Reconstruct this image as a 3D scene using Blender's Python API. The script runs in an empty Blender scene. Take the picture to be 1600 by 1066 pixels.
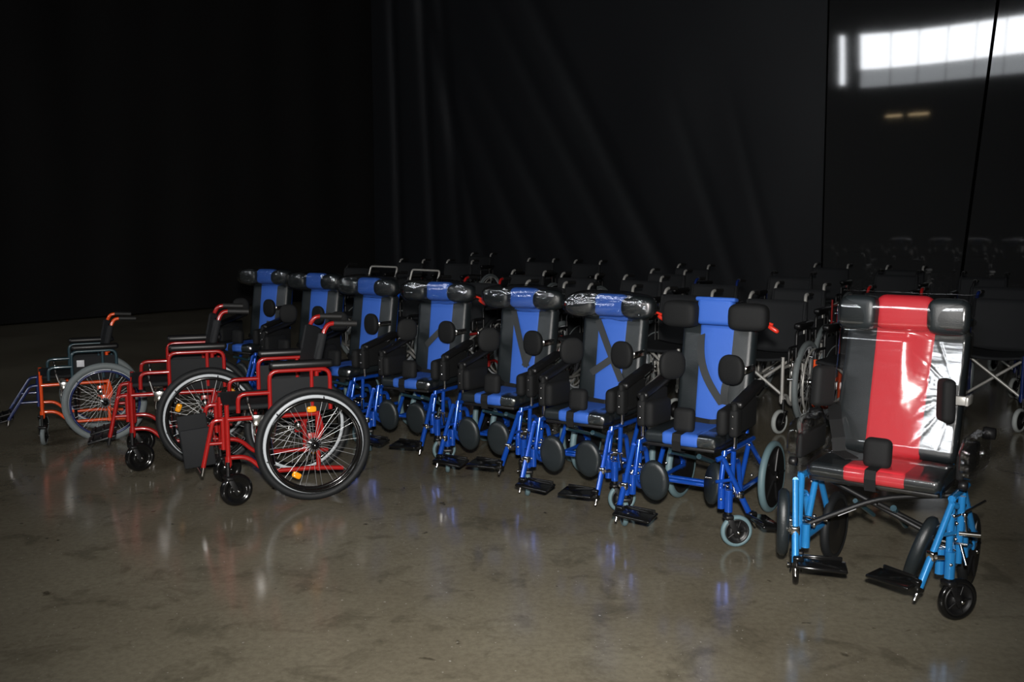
import bpy, bmesh, math, random
from mathutils import Vector, Matrix, Euler, noise

random.seed(7)
scene = bpy.context.scene
COL = scene.collection

# ------------------------------------------------------------------ camera, light, exposure
cam_d = bpy.data.cameras.new('camera')
cam_d.sensor_width = 36.0
cam_d.lens = 1532.5 / 1600 * 36.0
cam_d.clip_end = 200
cam = bpy.data.objects.new('camera', cam_d)
COL.objects.link(cam)
cam.location = (0, 0, 1.461)
cam.rotation_euler = (math.radians(90) - math.atan(187.2 / 1532.5), 0, 0)
scene.camera = cam

scene.view_settings.view_transform = 'Standard'
scene.view_settings.look = 'None'
scene.view_settings.exposure = 0.0
scene.view_settings.gamma = 1.0
scene.view_settings.use_curve_mapping = False

world = bpy.data.worlds.new('world')
scene.world = world
world.use_nodes = True
world.node_tree.nodes['Background'].inputs[0].default_value = (0.75, 0.85, 1.0, 1)
world.node_tree.nodes['Background'].inputs[1].default_value = 0.006

fl = bpy.data.lights.new('flash', 'SPOT')          # the photographer's flash, above the lens
fl.energy = 1330
fl.color = (1.0, 0.97, 0.93)
fl.spot_size = math.radians(77)
fl.spot_blend = 1.0
fl.shadow_soft_size = 0.05
flash = bpy.data.objects.new('flash', fl)
COL.objects.link(flash)
flash.location = (0.02, -0.02, 1.66)
flash.rotation_euler = (math.radians(82.0), 0, 0)

WINDOW_LIGHT = 15.0

# ------------------------------------------------------------------ materials
def rgb(r, g, b):
    def f(c):
        c /= 255.0
        return c / 12.92 if c <= 0.04045 else ((c + 0.055) / 1.055) ** 2.4
    return (f(r), f(g), f(b), 1)

def mat(name, color, rough=0.5, metal=0.0, spec=0.5, coat=0.0, bump=0.0, bscale=200.0, var=0.0, emit=0.0, sheen=0.0):
    m = bpy.data.materials.new(name)
    m.use_nodes = True
    nt = m.node_tree
    b = nt.nodes['Principled BSDF']
    b.inputs['Base Color'].default_value = color
    b.inputs['Roughness'].default_value = rough
    b.inputs['Metallic'].default_value = metal
    b.inputs['Specular IOR Level'].default_value = spec
    b.inputs['Coat Weight'].default_value = coat
    b.inputs['Coat Roughness'].default_value = 0.06
    if sheen:
        b.inputs['Sheen Weight'].default_value = sheen
    if emit:
        b.inputs['Emission Color'].default_value = color
        b.inputs['Emission Strength'].default_value = emit
    if bump or var:
        tc = nt.nodes.new('ShaderNodeTexCoord')
        n = nt.nodes.new('ShaderNodeTexNoise')
        n.inputs['Scale'].default_value = bscale
        n.inputs['Detail'].default_value = 4
        nt.links.new(tc.outputs['Object'], n.inputs['Vector'])
        if bump:
            bp = nt.nodes.new('ShaderNodeBump')
            bp.inputs['Strength'].default_value = bump
            bp.inputs['Distance'].default_value = 0.004
            nt.links.new(n.outputs['Fac'], bp.inputs['Height'])
            nt.links.new(bp.outputs['Normal'], b.inputs['Normal'])
        if var:
            mr = nt.nodes.new('ShaderNodeMapRange')
            mr.inputs['To Min'].default_value = 1 - var
            mr.inputs['To Max'].default_value = 1 + var
            nt.links.new(n.outputs['Fac'], mr.inputs['Value'])
            mx = nt.nodes.new('ShaderNodeMix')
            mx.data_type = 'RGBA'
            mx.blend_type = 'MULTIPLY'
            mx.inputs['Factor'].default_value = 1
            mx.inputs['A'].default_value = color
            nt.links.new(mr.outputs['Result'], mx.inputs['B'])
            nt.links.new(mx.outputs['Result'], b.inputs['Base Color'])
    return m

M = {}
M['red'] = mat('red_enamel', (0.33, 0.010, 0.009, 1), 0.25, coat=0.6)
M['orange'] = mat('orange_enamel', (0.85, 0.085, 0.012, 1), 0.25, coat=0.6)
M['blue'] = mat('blue_enamel', (0.008, 0.070, 0.42, 1), 0.20, metal=0.35, coat=0.7)
M['sky'] = mat('light_blue_enamel', (0.02, 0.20, 0.50, 1), 0.22, metal=0.15, coat=0.7)
M['navy'] = mat('navy_enamel', (0.007, 0.018, 0.10, 1), 0.25, coat=0.6)
M['teal'] = mat('dark_teal_enamel', (0.02, 0.05, 0.065, 1), 0.3, coat=0.5)
M['silver'] = mat('silver_enamel', (0.50, 0.49, 0.46, 1), 0.35, metal=0.4)
M['chrome'] = mat('chrome', (0.75, 0.74, 0.72, 1), 0.16, metal=1.0)
M['wire'] = mat('steel_wire', (0.55, 0.56, 0.57, 1), 0.3, metal=0.8)
M['rim'] = mat('aluminium_rim', (0.50, 0.53, 0.56, 1), 0.4)
M['tire'] = mat('black_rubber', (0.008, 0.009, 0.010, 1), 0.6, spec=0.35, bump=0.2, bscale=300)
M['grey_tire'] = mat('grey_rubber', (0.165, 0.19, 0.195, 1), 0.6, bump=0.15, bscale=300)
M['teal_tire'] = mat('blue_grey_rubber', (0.11, 0.175, 0.195, 1), 0.55)
M['pale_tire'] = mat('pale_grey_rubber', (0.33, 0.35, 0.34, 1), 0.6)
M['gloss'] = mat('glossy_black_plastic', (0.006, 0.006, 0.006, 1), 0.14)
M['plastic'] = mat('black_plastic', (0.006, 0.006, 0.0065, 1), 0.42)
M['grip'] = mat('black_grip_rubber', (0.008, 0.008, 0.008, 1), 0.6, bump=0.3, bscale=250)
M['nylon'] = mat('black_nylon', (0.0095, 0.0105, 0.012, 1), 0.75, spec=0.3, bump=0.3, bscale=500)
M['vinyl'] = mat('dark_grey_vinyl', (0.012, 0.016, 0.018, 1), 0.36, bump=0.25, bscale=350)
M['foam'] = mat('black_foam_cover', (0.0048, 0.0052, 0.0056, 1), 0.75, spec=0.3, bump=0.3, bscale=400)
M['strap'] = mat('grey_webbing', (0.022, 0.025, 0.027, 1), 0.7, bump=0.4, bscale=600)
M['blue_cloth'] = mat('blue_mesh_cloth', (0.025, 0.105, 0.46, 1), 0.65, bump=0.35, bscale=600, var=0.08)
M['red_cloth'] = mat('red_mesh_cloth', (0.62, 0.022, 0.035, 1), 0.6, bump=0.35, bscale=600, var=0.06)
M['lever'] = mat('red_plastic', (0.62, 0.03, 0.015, 1), 0.35)
M['amber'] = mat('amber_reflector', (0.95, 0.36, 0.01, 1), 0.15, coat=1.0)
M['white'] = mat('white_label', (0.62, 0.63, 0.66, 1), 0.5, bump=0.1, bscale=60)

def film(name, bscale, strength, rough=0.09, base=0.05, stretch=(1, 1, 1), gain=1.0, fac=1.0):
    m = bpy.data.materials.new(name)
    m.use_nodes = True
    nt = m.node_tree
    for n in list(nt.nodes):
        if n.type != 'OUTPUT_MATERIAL':
            nt.nodes.remove(n)
    out = [n for n in nt.nodes if n.type == 'OUTPUT_MATERIAL'][0]
    tc = nt.nodes.new('ShaderNodeTexCoord')
    mp = nt.nodes.new('ShaderNodeMapping')
    mp.inputs['Scale'].default_value = stretch
    n = nt.nodes.new('ShaderNodeTexNoise')
    n.inputs['Scale'].default_value = bscale
    n.inputs['Detail'].default_value = 5
    n.inputs['Distortion'].default_value = 0.8
    bp = nt.nodes.new('ShaderNodeBump')
    bp.inputs['Strength'].default_value = strength
    bp.inputs['Distance'].default_value = 0.004
    lw = nt.nodes.new('ShaderNodeLayerWeight')
    lw.inputs['Blend'].default_value = 0.5
    pw = nt.nodes.new('ShaderNodeMath'); pw.operation = 'POWER'; pw.inputs[1].default_value = 4
    ml = nt.nodes.new('ShaderNodeMath'); ml.operation = 'MULTIPLY_ADD'
    ml.inputs[1].default_value = 0.8 * fac; ml.inputs[2].default_value = base; ml.use_clamp = True
    tr = nt.nodes.new('ShaderNodeBsdfTransparent')
    tr.inputs['Color'].default_value = (0.97, 0.97, 0.97, 1)
    gl = nt.nodes.new('ShaderNodeBsdfGlossy')
    gl.inputs['Roughness'].default_value = rough
    mx = nt.nodes.new('ShaderNodeMixShader')
    L = nt.links.new
    L(tc.outputs['Object'], mp.inputs['Vector']); L(mp.outputs['Vector'], n.inputs['Vector'])
    L(n.outputs['Fac'], bp.inputs['Height'])
    L(bp.outputs['Normal'], lw.inputs['Normal']); L(bp.outputs['Normal'], gl.inputs['Normal'])
    L(lw.outputs['Facing'], pw.inputs[0]); L(pw.outputs[0], ml.inputs[0]); L(ml.outputs[0], mx.inputs['Fac'])
    L(tr.outputs[0], mx.inputs[1]); L(gl.outputs[0], mx.inputs[2]); L(mx.outputs[0], out.inputs['Surface'])
    return m
M['film'] = film('clear_wrap_film', 48, 0.7, 0.07, 0.20)
M['film_sheet'] = film('clear_stretch_film', 14, 0.06, 0.16, 0.20, (1.0, 1.0, 4.0))

# floor: polished, stained concrete
def floor_mat():
    m = bpy.data.materials.new('polished_concrete')
    m.use_nodes = True
    nt = m.node_tree; L = nt.links.new
    b = nt.nodes['Principled BSDF']
    tc = nt.nodes.new('ShaderNodeTexCoord')
    def nz(scale, detail=6, rough=0.6, dist=0.0):
        n = nt.nodes.new('ShaderNodeTexNoise')
        n.inputs['Scale'].default_value = scale; n.inputs['Detail'].default_value = detail
        n.inputs['Roughness'].default_value = rough; n.inputs['Distortion'].default_value = dist
        L(tc.outputs['Object'], n.inputs['Vector']); return n
    def ramp(src, stops):
        r = nt.nodes.new('ShaderNodeValToRGB')
        while len(r.color_ramp.elements) < len(stops):
            r.color_ramp.elements.new(0.5)
        for e, (p, c) in zip(r.color_ramp.elements, stops):
            e.position = p; e.color = c
        L(src, r.inputs['Fac']); return r
    def mul(a, c, f=1.0):
        x = nt.nodes.new('ShaderNodeMix'); x.data_type = 'RGBA'; x.blend_type = 'MULTIPLY'
        x.inputs['Factor'].default_value = f
        L(a, x.inputs['A']); L(c, x.inputs['B']); return x.outputs['Result']
    big = ramp(nz(0.9, 5, 0.55, 0.3).outputs['Fac'], [(0.33, (0.140, 0.121, 0.086, 1)), (0.62, (0.192, 0.171, 0.125, 1))])
    blot = ramp(nz(4.2, 8, 0.66, 0.5).outputs['Fac'], [(0.36, (0.52, 0.52, 0.50, 1)), (0.47, (1, 1, 1, 1))])
    fine = ramp(nz(38, 6, 0.7).outputs['Fac'], [(0.30, (0.80, 0.80, 0.80, 1)), (0.6, (1.06, 1.06, 1.06, 1))])
    spot = ramp(nz(9.0, 3, 0.5, 0.4).outputs['Fac'], [(0.26, (0.45, 0.44, 0.42, 1)), (0.30, (1, 1, 1, 1))])
    c = mul(mul(mul(big.outputs[0], blot.outputs[0], 0.62), fine.outputs[0]), spot.outputs[0])
    sp = nz(60, 2, 0.4)                                   # pale scuffs and paint specks
    spr = ramp(sp.outputs['Fac'], [(0.735, (0, 0, 0, 1)), (0.76, (1, 1, 1, 1))])
    x = nt.nodes.new('ShaderNodeMix'); x.data_type = 'RGBA'
    L(spr.outputs[0], x.inputs['Factor']); L(c, x.inputs['A']); x.inputs['B'].default_value = (0.35, 0.33, 0.29, 1)
    L(x.outputs['Result'], b.inputs['Base Color'])
    rr = ramp(nz(1.7, 5).outputs['Fac'], [(0.3, (0.11, 0.11, 0.11, 1)), (0.7, (0.18, 0.18, 0.18, 1))])
    L(rr.outputs[0], b.inputs['Roughness'])
    b.inputs['Specular IOR Level'].default_value = 0.32
    bp = nt.nodes.new('ShaderNodeBump'); bp.inputs['Strength'].default_value = 0.06; bp.inputs['Distance'].default_value = 0.01
    L(nz(6, 3).outputs['Fac'], bp.inputs['Height']); L(bp.outputs['Normal'], b.inputs['Normal'])
    return m
M['floor'] = floor_mat()
M['curtain'] = mat('black_curtain', (0.014, 0.0135, 0.0135, 1), 0.8, spec=0.15, bump=0.15, bscale=3)
M['satin_sheet'] = mat('black_satin_sheet', (0.0105, 0.0112, 0.0130, 1), 0.48, spec=0.22, bump=0.03, bscale=2)
M['gloss_sheet'] = mat('black_glossy_sheet', (0.024, 0.0245, 0.0250, 1), 0.038, spec=1.0, bump=0.004, bscale=1.5)
M['wall'] = mat('dark_grey_cladding', (0.035, 0.036, 0.038, 1), 0.7, bump=0.1, bscale=5)
M['steel'] = mat('dark_steel', (0.03, 0.03, 0.032, 1), 0.5)
M['seam_shade'] = mat('seam_shade_black', (0.002, 0.002, 0.002, 1), 0.9, spec=0.1)  # wall colour blackened to stand in for shade in the sheet seams
M['pane'] = mat('daylit_glass', (0.93, 0.96, 1.0, 1), 0.3, emit=WINDOW_LIGHT)
M['dim_pane'] = mat('dim_daylit_glass', (0.9, 0.95, 1.0, 1), 0.3, emit=WINDOW_LIGHT * 0.17)  # lower pane row, weaker emission than the upper one
M['lamp_glow'] = mat('warm_lamp_tube', (1.0, 0.75, 0.42, 1), 0.3, emit=7.0)

# ------------------------------------------------------------------ mesh helpers
class MB:
    def __init__(s):
        s.v = []; s.f = []; s.sm = []
    def add(s, vs, fs, smooth=True):
        o = len(s.v)
        s.v += [tuple(v) for v in vs]
        s.f += [tuple(i + o for i in f) for f in fs]
        s.sm += [smooth] * len(fs)
        return s
    def tube(s, pts, r, seg=8, bend=0.05, nb=4, r2=None):
        P = [Vector(p) for p in pts]
        path = [P[0]]
        for i in range(1, len(P) - 1):
            a, b, c = P[i - 1], P[i], P[i + 1]
            d = min(bend, (a - b).length * 0.49, (c - b).length * 0.49)
            p0 = b + (a - b).normalized() * d
            p1 = b + (c - b).normalized() * d
            for k in range(nb + 1):
                t = k / nb
                path.append(p0 * (1 - t) ** 2 + b * 2 * t * (1 - t) + p1 * t * t)
        path.append(P[-1])
        n = len(path)
        t0 = (path[1] - path[0]).normalized()
        up = Vector((0, 0, 1)) if abs(t0.z) < 0.9 else Vector((1, 0, 0))
        u = t0.cross(up).normalized()
        vs = []; fs = []
        for i, p in enumerate(path):
            t = (path[min(i + 1, n - 1)] - path[max(i - 1, 0)]).normalized()
            u = (u - t * u.dot(t)).normalized()
            w = t.cross(u)
            rr = r if r2 is None else r + (r2 - r) * i / (n - 1)
            for k in range(seg):
                a = 2 * math.pi * k / seg
                vs.append(p + (u * math.cos(a) + w * math.sin(a)) * rr)
        for i in range(n - 1):
            for k in range(seg):
                k2 = (k + 1) % seg
                fs.append((i * seg + k, i * seg + k2, (i + 1) * seg + k2, (i + 1) * seg + k))
        s.add(vs, fs)
        s.add(vs[:seg], [tuple(range(seg))[::-1]], False)
        s.add(vs[-seg:], [tuple(range(seg))], False)
        return s
    def box(s, c, size, bev=0.006, rot=(0, 0, 0), seg=2):
        bm = bmesh.new()
        bmesh.ops.create_cube(bm, size=1)
        for v in bm.verts:
            v.co = Vector((v.co.x * size[0], v.co.y * size[1], v.co.z * size[2]))
        if bev:
            bmesh.ops.bevel(bm, geom=list(bm.edges), offset=min(bev, min(size) * 0.48), segments=seg, affect='EDGES', profile=0.5)
        R = Euler(rot).to_matrix()
        vs = [R @ v.co + Vector(c) for v in bm.verts]
        bm.verts.index_update()
        fs = [tuple(v.index for v in f.verts) for f in bm.faces]
        bm.free()
        return s.add(vs, fs, bool(bev))
    def pad(s, c, size, e1=0.5, e2=0.5, rot=(0, 0, 0), nu=20, nv=12, fn=None):
        R = Euler(rot).to_matrix()
        def sp(x, e):
            return math.copysign(abs(x) ** e, x)
        vs = []; fs = []
        for j in range(nv + 1):
            b = -math.pi / 2 + math.pi * j / nv
            for i in range(nu):
                a = 2 * math.pi * i / nu
                p = Vector((sp(math.cos(b), e1) * sp(math.cos(a), e2) * size[0] / 2,
                            sp(math.cos(b), e1) * sp(math.sin(a), e2) * size[1] / 2,
                            sp(math.sin(b), e1) * size[2] / 2))
                if fn:
                    p = fn(p)
                vs.append(R @ p + Vector(c))
        for j in range(nv):
            for i in range(nu):
                i2 = (i + 1) % nu
                fs.append((j * nu + i, j * nu + i2, (j + 1) * nu + i2, (j + 1) * nu + i))
        return s.add(vs, fs)
    def lathe(s, prof, c=(0, 0, 0), axis=(1, 0, 0), seg=48, closed=False):
        """prof: (radius, offset along axis)"""
        ax = Vector(axis).normalized()
        u = ax.orthogonal().normalized(); w = ax.cross(u)
        vs = []; fs = []; n = len(prof)
        for k in range(seg):
            a = 2 * math.pi * k / seg
            d = u * math.cos(a) + w * math.sin(a)
            for r, h in prof:
                vs.append(Vector(c) + d * r + ax * h)
        m = n if closed else n - 1
        for k in range(seg):
            k2 = (k + 1) % seg
            for i in range(m):
                i2 = (i + 1) % n
                fs.append((k * n + i, k * n + i2, k2 * n + i2, k2 * n + i))
        return s.add(vs, fs)
    def ring(s, R, r, c=(0, 0, 0), axis=(1, 0, 0), seg=48, rs=8, w=1.0):
        prof = [(R + r * math.cos(2 * math.pi * i / rs), w * r * math.sin(2 * math.pi * i / rs)) for i in range(rs)]
        return s.lathe(prof, c, axis, seg, True)
    def ribbon(s, pts, width, wdir, th=0.004):
        P = [Vector(p) for p in pts]; W = Vector(wdir).normalized() * width / 2
        n = len(P); vs = []; fs = []
        for i, p in enumerate(P):
            t = (P[min(i + 1, n - 1)] - P[max(i - 1, 0)]).normalized()
            nn = t.cross(W).normalized() * th / 2
            w = W if not isinstance(width, (list, tuple)) else W
            vs += [p - w - nn, p + w - nn, p + w + nn, p - w + nn]
        for i in range(n - 1):
            for k in range(4):
                k2 = (k + 1) % 4
                fs.append((i * 4 + k, i * 4 + k2, (i + 1) * 4 + k2, (i + 1) * 4 + k))
        fs.append((3, 2, 1, 0)); fs.append(tuple((n - 1) * 4 + k for k in range(4)))
        return s.add(vs, fs, False)
    def mesh(s, name):
        me = bpy.data.meshes.new(name)
        me.from_pydata([tuple(v) for v in s.v], [], s.f)
        me.polygons.foreach_set('use_smooth', s.sm)
        me.materials.append(M['plastic'])
        me.update()
        return me

CACHE = {}
def part(name, mb, m, parent=None, key=None, loc=None, rot=None, scale=None, kind=None, label=None):
    """one mesh object; parts with the same key share mesh data"""
    if key is not None and key in CACHE:
        me = CACHE[key]
    else:
        me = (mb() if callable(mb) else mb).mesh(name)
        if key is not None:
            CACHE[key] = me
    o = bpy.data.objects.new(name, me)
    COL.objects.link(o)
    o.material_slots[0].link = 'OBJECT'
    o.material_slots[0].material = m if not isinstance(m, str) else M[m]
    if parent is not None:
        o.parent = parent
    if loc: o.location = loc
    if rot: o.rotation_euler = rot
    if scale: o.scale = scale
    if kind: o['kind'] = kind
    if label: o['label'] = label
    return o

def thing(name, label, cat, loc, yaw=0.0, group=None, scale=1.0):
    o = bpy.data.objects.new(name, None)
    COL.objects.link(o)
    o.location = loc
    o.rotation_euler = (0, 0, math.radians(yaw))
    o.scale = (scale,) * 3
    o.empty_display_size = 0.1
    o['label'] = label; o['category'] = cat
    if group: o['group'] = group
    return o

# ------------------------------------------------------------------ the hall
CX, CY = -2.67, 19.5                                     # far corner of the hall
UX, UY = 0.79, -0.613                                    # along the back wall
NX, NY = -0.613, -0.79                                   # out of the back wall, towards the photographer
def hall(u, n, z=0.0):
    return (CX + UX * u + NX * n, CY + UY * u + NY * n, z)
HU, HN, HZ = 26.0, 25.0, 10.5

def structure(name, mb, m, parent=None):
    return part(name, mb, m, parent, kind='structure')

f = MB(); f.add([hall(-0.3, -0.3), hall(HU, -0.3), hall(HU, HN), hall(-0.3, HN)], [(3, 2, 1, 0)], False)
f.add([hall(-0.3, -0.3, -0.1), hall(HU, -0.3, -0.1), hall(HU, HN, -0.1), hall(-0.3, HN, -0.1)], [(0, 1, 2, 3)], False)
structure('floor', f, 'floor')
f = MB(); f.add([hall(-0.3, -0.3, HZ), hall(HU, -0.3, HZ), hall(HU, HN, HZ), hall(-0.3, HN, HZ)], [(0, 1, 2, 3)], False)
structure('ceiling', f, 'wall')

def wallquad(u0, n0, u1, n1, th=0.2):
    a = Vector(hall(u0, n0)); b = Vector(hall(u1, n1))
    d = (b - a).normalized(); nn = Vector((-d.y, d.x, 0)) * th   # thickness away from the room
    m = MB()
    vs = [a, b, b + nn, a + nn]
    vs = vs + [v + Vector((0, 0, HZ)) for v in vs]
    m.add(vs, [(0, 1, 5, 4), (1, 2, 6, 5), (2, 3, 7, 6), (3, 0, 4, 7), (4, 5, 6, 7), (3, 2, 1, 0)], False)
    return m
wb = structure('wall_back', wallquad(-0.3, -0.12, HU, -0.12), 'seam_shade')
structure('wall_right', wallquad(HU, -0.3, HU, HN), 'wall')

# black drapes of the back wall: matt folded cloth near the corner, glossier sheets to the right
def seam(z, a, b):
    return a + (b - a) * z / HZ
def sheet(ul, ur, nu, nz, fold, n0=0.05):
    m = MB(); vs = []; fs = []
    for j in range(nz + 1):
        z = 0.02 + (HZ - 0.05) * j / nz
        L_, R_ = ul(z), ur(z)
        for i in range(nu + 1):
            u = L_ + (R_ - L_) * i / nu
            vs.append(hall(u, n0 + fold(u, z), z))
    for j in range(nz):
        for i in range(nu):
            a = j * (nu + 1) + i
            fs.append((a, a + 1, a + nu + 2, a + nu + 1))
    return m.add(vs, fs)
def fold_a(u, z):
    e = 0.0
    for (u0, k, wd, am, z0, z1) in ((6.2, -0.62, 0.16, 0.05, 0, 6.5), (6.9, -0.60, 0.20, 0.06, 0, 7.2), (5.2, -0.62, 0.18, 0.055, 0, 5.0),
                                    (7.9, -0.40, 0.12, 0.035, 0, 4.0), (4.3, -0.55, 0.22, 0.05, 0, 4.5), (3.0, -0.3, 0.25, 0.06, 0, 7.5),
                                    (8.5, -0.30, 0.10, 0.025, 0, 4.0), (1.6, -0.06, 0.18, 0.08, 0, 12), (0.7, -0.03, 0.16, 0.09, 0, 12), (2.3, -0.1, 0.2, 0.05, 0, 12)):
        d = u - (u0 + k * z)
        g = math.exp(-(d / (wd * 0.6)) ** 2)
        env = 1 if z1 > 11 else max(0, min(1, (z1 - z) / 2.5))
        e -= am * 0.55 * g * env
    e += 0.03 * noise.noise(Vector((u * 0.7, z * 0.35, 3)))
    return e
def fold_g(u, z):
    return 0.006 * noise.noise(Vector((u * 0.5, z * 0.3, 9)))
s1 = lambda z: seam(z, 8.995, 8.86)
s2 = lambda z: seam(z, 10.79, 11.55)
structure('curtain_sheet', sheet(lambda z: 0.0, lambda z: s1(z) - 0.012, 150, 60, fold_a), 'satin_sheet', wb)
structure('curtain_sheet', sheet(lambda z: s1(z) + 0.012, lambda z: s2(z) - 0.022, 40, 40, fold_g, 0.04), 'gloss_sheet', wb)
structure('curtain_sheet', sheet(lambda z: s2(z) + 0.022, lambda z: 16.0, 60, 40, fold_g, 0.06), 'gloss_sheet', wb)
structure('curtain_sheet', sheet(lambda z: 16.03, lambda z: HU - 0.05, 40, 20, fold_g, 0.05), 'gloss_sheet', wb)

# left wall hung with the same black cloth
wl = structure('wall_left', wallquad(-0.3, HN, -0.3, -0.3), 'steel')
m = MB(); vs = []; fs = []
nu, nz = 160, 24
for j in range(nz + 1):
    z = 0.02 + (HZ - 0.05) * j / nz
    for i in range(nu + 1):
        n = 0.02 + (HN - 0.1) * i / nu
        vs.append(hall(-0.02 + 0.015 * math.sin(n * 5 + 0.4 * math.sin(z)) + 0.04 * noise.noise(Vector((n, z * 0.3, 1))), n, z))
for j in range(nz):
    for i in range(nu):
        a = j * (nu + 1) + i
        fs.append((a, a + nu + 1, a + nu + 2, a + 1))
m.add(vs, fs)
structure('curtain_sheet', m, 'curtain', wl)

# wall behind the photographer with the high daylight windows that the glossy sheets mirror
WN = 24.0
WU0, WU1, WZ0, WZ1 = 1.05, 11.55, 7.07, 8.32
WZD = 6.46
def ubox(mb, u0, u1, z0, z1, n0, n1):
    c = [hall(u, n, z) for z in (z0, z1) for (u, n) in ((u0, n0), (u1, n0), (u1, n1), (u0, n1))]
    return mb.add(c, [(0, 1, 2, 3), (4, 7, 6, 5), (0, 4, 5, 1), (1, 5, 6, 2), (2, 6, 7, 3), (3, 7, 4, 0)], False)
m = MB()
ubox(m, -0.3, HU, 0, WZD, WN, WN + 0.25); ubox(m, -0.3, HU, WZ1, HZ, WN, WN + 0.25)
ubox(m, -0.3, 0.42, WZD, WZ1, WN, WN + 0.25); ubox(m, 0.62, WU0, WZD, WZ1, WN, WN + 0.25); ubox(m, WU1, HU, WZD, WZ1, WN, WN + 0.25)
structure('wall_front', m, 'wall')
wf = MB()
for k in range(11):
    u = WU0 + (WU1 - WU0) * k / 10
    ubox(wf, u - 0.003, u + 0.003, WZD, WZ1, WN - 0.03, WN + 0.05)
ubox(wf, WU0, WU1, WZ0 - 0.02, WZ0 + 0.02, WN - 0.03, WN + 0.05)
w1 = structure('window_1', wf, 'steel')
for k in range(10):
    a = WU0 + (WU1 - WU0) * k / 10 + 0.012; b = WU0 + (WU1 - WU0) * (k + 1) / 10 - 0.012
    structure('pane', ubox(MB(), a, b, WZ0 + 0.02, WZ1, WN + 0.04, WN + 0.06), 'pane', w1)
    structure('pane', ubox(MB(), a, b, WZD, WZ0 - 0.02, WN + 0.04, WN + 0.06), 'dim_pane', w1)
w2 = structure('window_2', ubox(ubox(MB(), 0.42, 0.44, 6.6, WZ1, WN - 0.03, WN + 0.05), 0.60, 0.62, 6.6, WZ1, WN - 0.03, WN + 0.05), 'steel')
structure('pane', ubox(MB(), 0.44, 0.60, 6.6, WZ1, WN + 0.04, WN + 0.06), 'pane', w2)
for k, (a, b) in enumerate(((2.0, 2.7), (2.9, 3.7))):
    lt = thing('wall_lamp', ('first' if k == 0 else 'second') + ' warm tube lamp from the window corner, mirrored in the glossy sheet', 'lamp', hall((a + b) / 2, WN - 0.02, 5.32), group='warm wall lamps')
    mi = Matrix.Translation(lt.location).inverted()
    h = ubox(MB(), a, b, 5.34, 5.42, WN - 0.09, WN); h.v = [tuple(mi @ Vector(v)) for v in h.v]
    part('housing', h, 'steel', lt)
    h = ubox(MB(), a + 0.03, b - 0.03, 5.30, 5.34, WN - 0.07, WN - 0.02); h.v = [tuple(mi @ Vector(v)) for v in h.v]
    part('tube', h, 'lamp_glow', lt)

# ------------------------------------------------------------------ standard folding wheelchairs
R_W = 0.302
def tire_mb(thick):
    m = MB()
    return m.ring(R_W - thick / 2, thick / 2, seg=64, rs=12, w=0.95 if thick > 0.035 else 1.15)
def rim_mb(ro, depth):
    m = MB()
    return m.lathe([(ro, -0.012), (ro + 0.002, 0.0), (ro, 0.013), (ro - depth, 0.013), (ro - depth - 0.003, 0.008), (ro - depth - 0.002, -0.008), (ro - depth, -0.012)], seg=64, closed=True)
def spoke_mb(ro):
    return MB().tube([(0.02, 0, 0.028), (0.0, 0.055, ro)], 0.0012, seg=5)
def wheel(parent, s, y, st):
    X = st.get('wx', 0.262)
    th = st.get('tire_th', 0.043)
    rimo = R_W - th + 0.002
    w = part('rear_wheel', lambda: tire_mb(th), st['tire'], parent, ('tire', th), loc=(s * X, y, R_W))
    if s < 0:
        w.rotation_euler = (0, 0, math.pi)
    part('rim', lambda: rim_mb(rimo, st.get('rim_d', 0.015)), 'rim', w, ('rim', th, st.get('rim_d', 0.015)))
    if st.get('dark_band', True):
        part('rim_band', lambda: rim_mb(rimo - 0.0175, 0.013), 'gloss', w, ('rimb', th))
    part('hub', lambda: MB().lathe([(0.0, 0.045), (0.016, 0.045), (0.02, 0.03), (0.02, 0.02), (0.036, 0.019), (0.036, 0.010), (0.014, 0.008), (0.014, -0.03), (0.03, -0.032), (0.03, -0.04), (0.0, -0.04)], seg=20), 'chrome', w, 'hub')
    part('hub_cap', lambda: MB().lathe([(0.0, 0.058), (0.017, 0.056), (0.022, 0.045), (0.0, 0.044)], seg=16), 'gloss', w, 'hubcap')
    part('hand_rim', lambda: MB().ring(R_W - 0.060, 0.0085, c=(0.045, 0, 0), seg=64), st['pushrim'], w, 'handrim')
    for k in range(6):
        a = 2 * math.pi * k / 6 + 0.2
        pass
    part('hand_rim_stay', lambda: [m for m in [MB()] if [m.tube([(0.045, (R_W - 0.062) * math.cos(a), (R_W - 0.062) * math.sin(a)), (0.006, (R_W - 0.045) * math.cos(a), (R_W - 0.045) * math.sin(a))], 0.004, 5) for a in [2 * math.pi * k / 6 + 0.3 for k in range(6)]]][0], 'gloss', w, 'stays', kind='stuff')
    n = st.get('spokes', 32)
    if st.get('single_spokes'):
        for k in range(n):
            a = 2 * math.pi * (k + 0.5 * (k % 2) * 0.3) / n
            sp = part('spoke', lambda: spoke_mb(rimo - 0.016), 'wire', w, ('spoke', th), rot=(a, 0, 0))
            if k % 2:
                sp.scale = (-1, -1, 1)
    else:
        def all_spokes():
            m = MB()
            for k in range(24):
                a = 2 * math.pi * k / 24; q = 0.2 if k % 2 else -0.2
                sx = 0.02 if k % 4 < 2 else -0.02
                m.tube([(sx, 0.028 * math.cos(a), 0.028 * math.sin(a)), (0, (rimo - 0.016) * math.cos(a + q), (rimo - 0.016) * math.sin(a + q))], 0.0016, 4)
            return m
        part('spokes', all_spokes, 'wire', w, ('spokes', th), kind='stuff')
    for a in st.get('reflectors', ()):
        part('reflector', lambda: MB().pad((0.0, 0, 0.185), (0.018, 0.05, 0.032), 0.5, 0.5, nu=14, nv=8), 'amber', w, 'reflector', rot=(math.radians(a), 0, 0))
    return w

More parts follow.
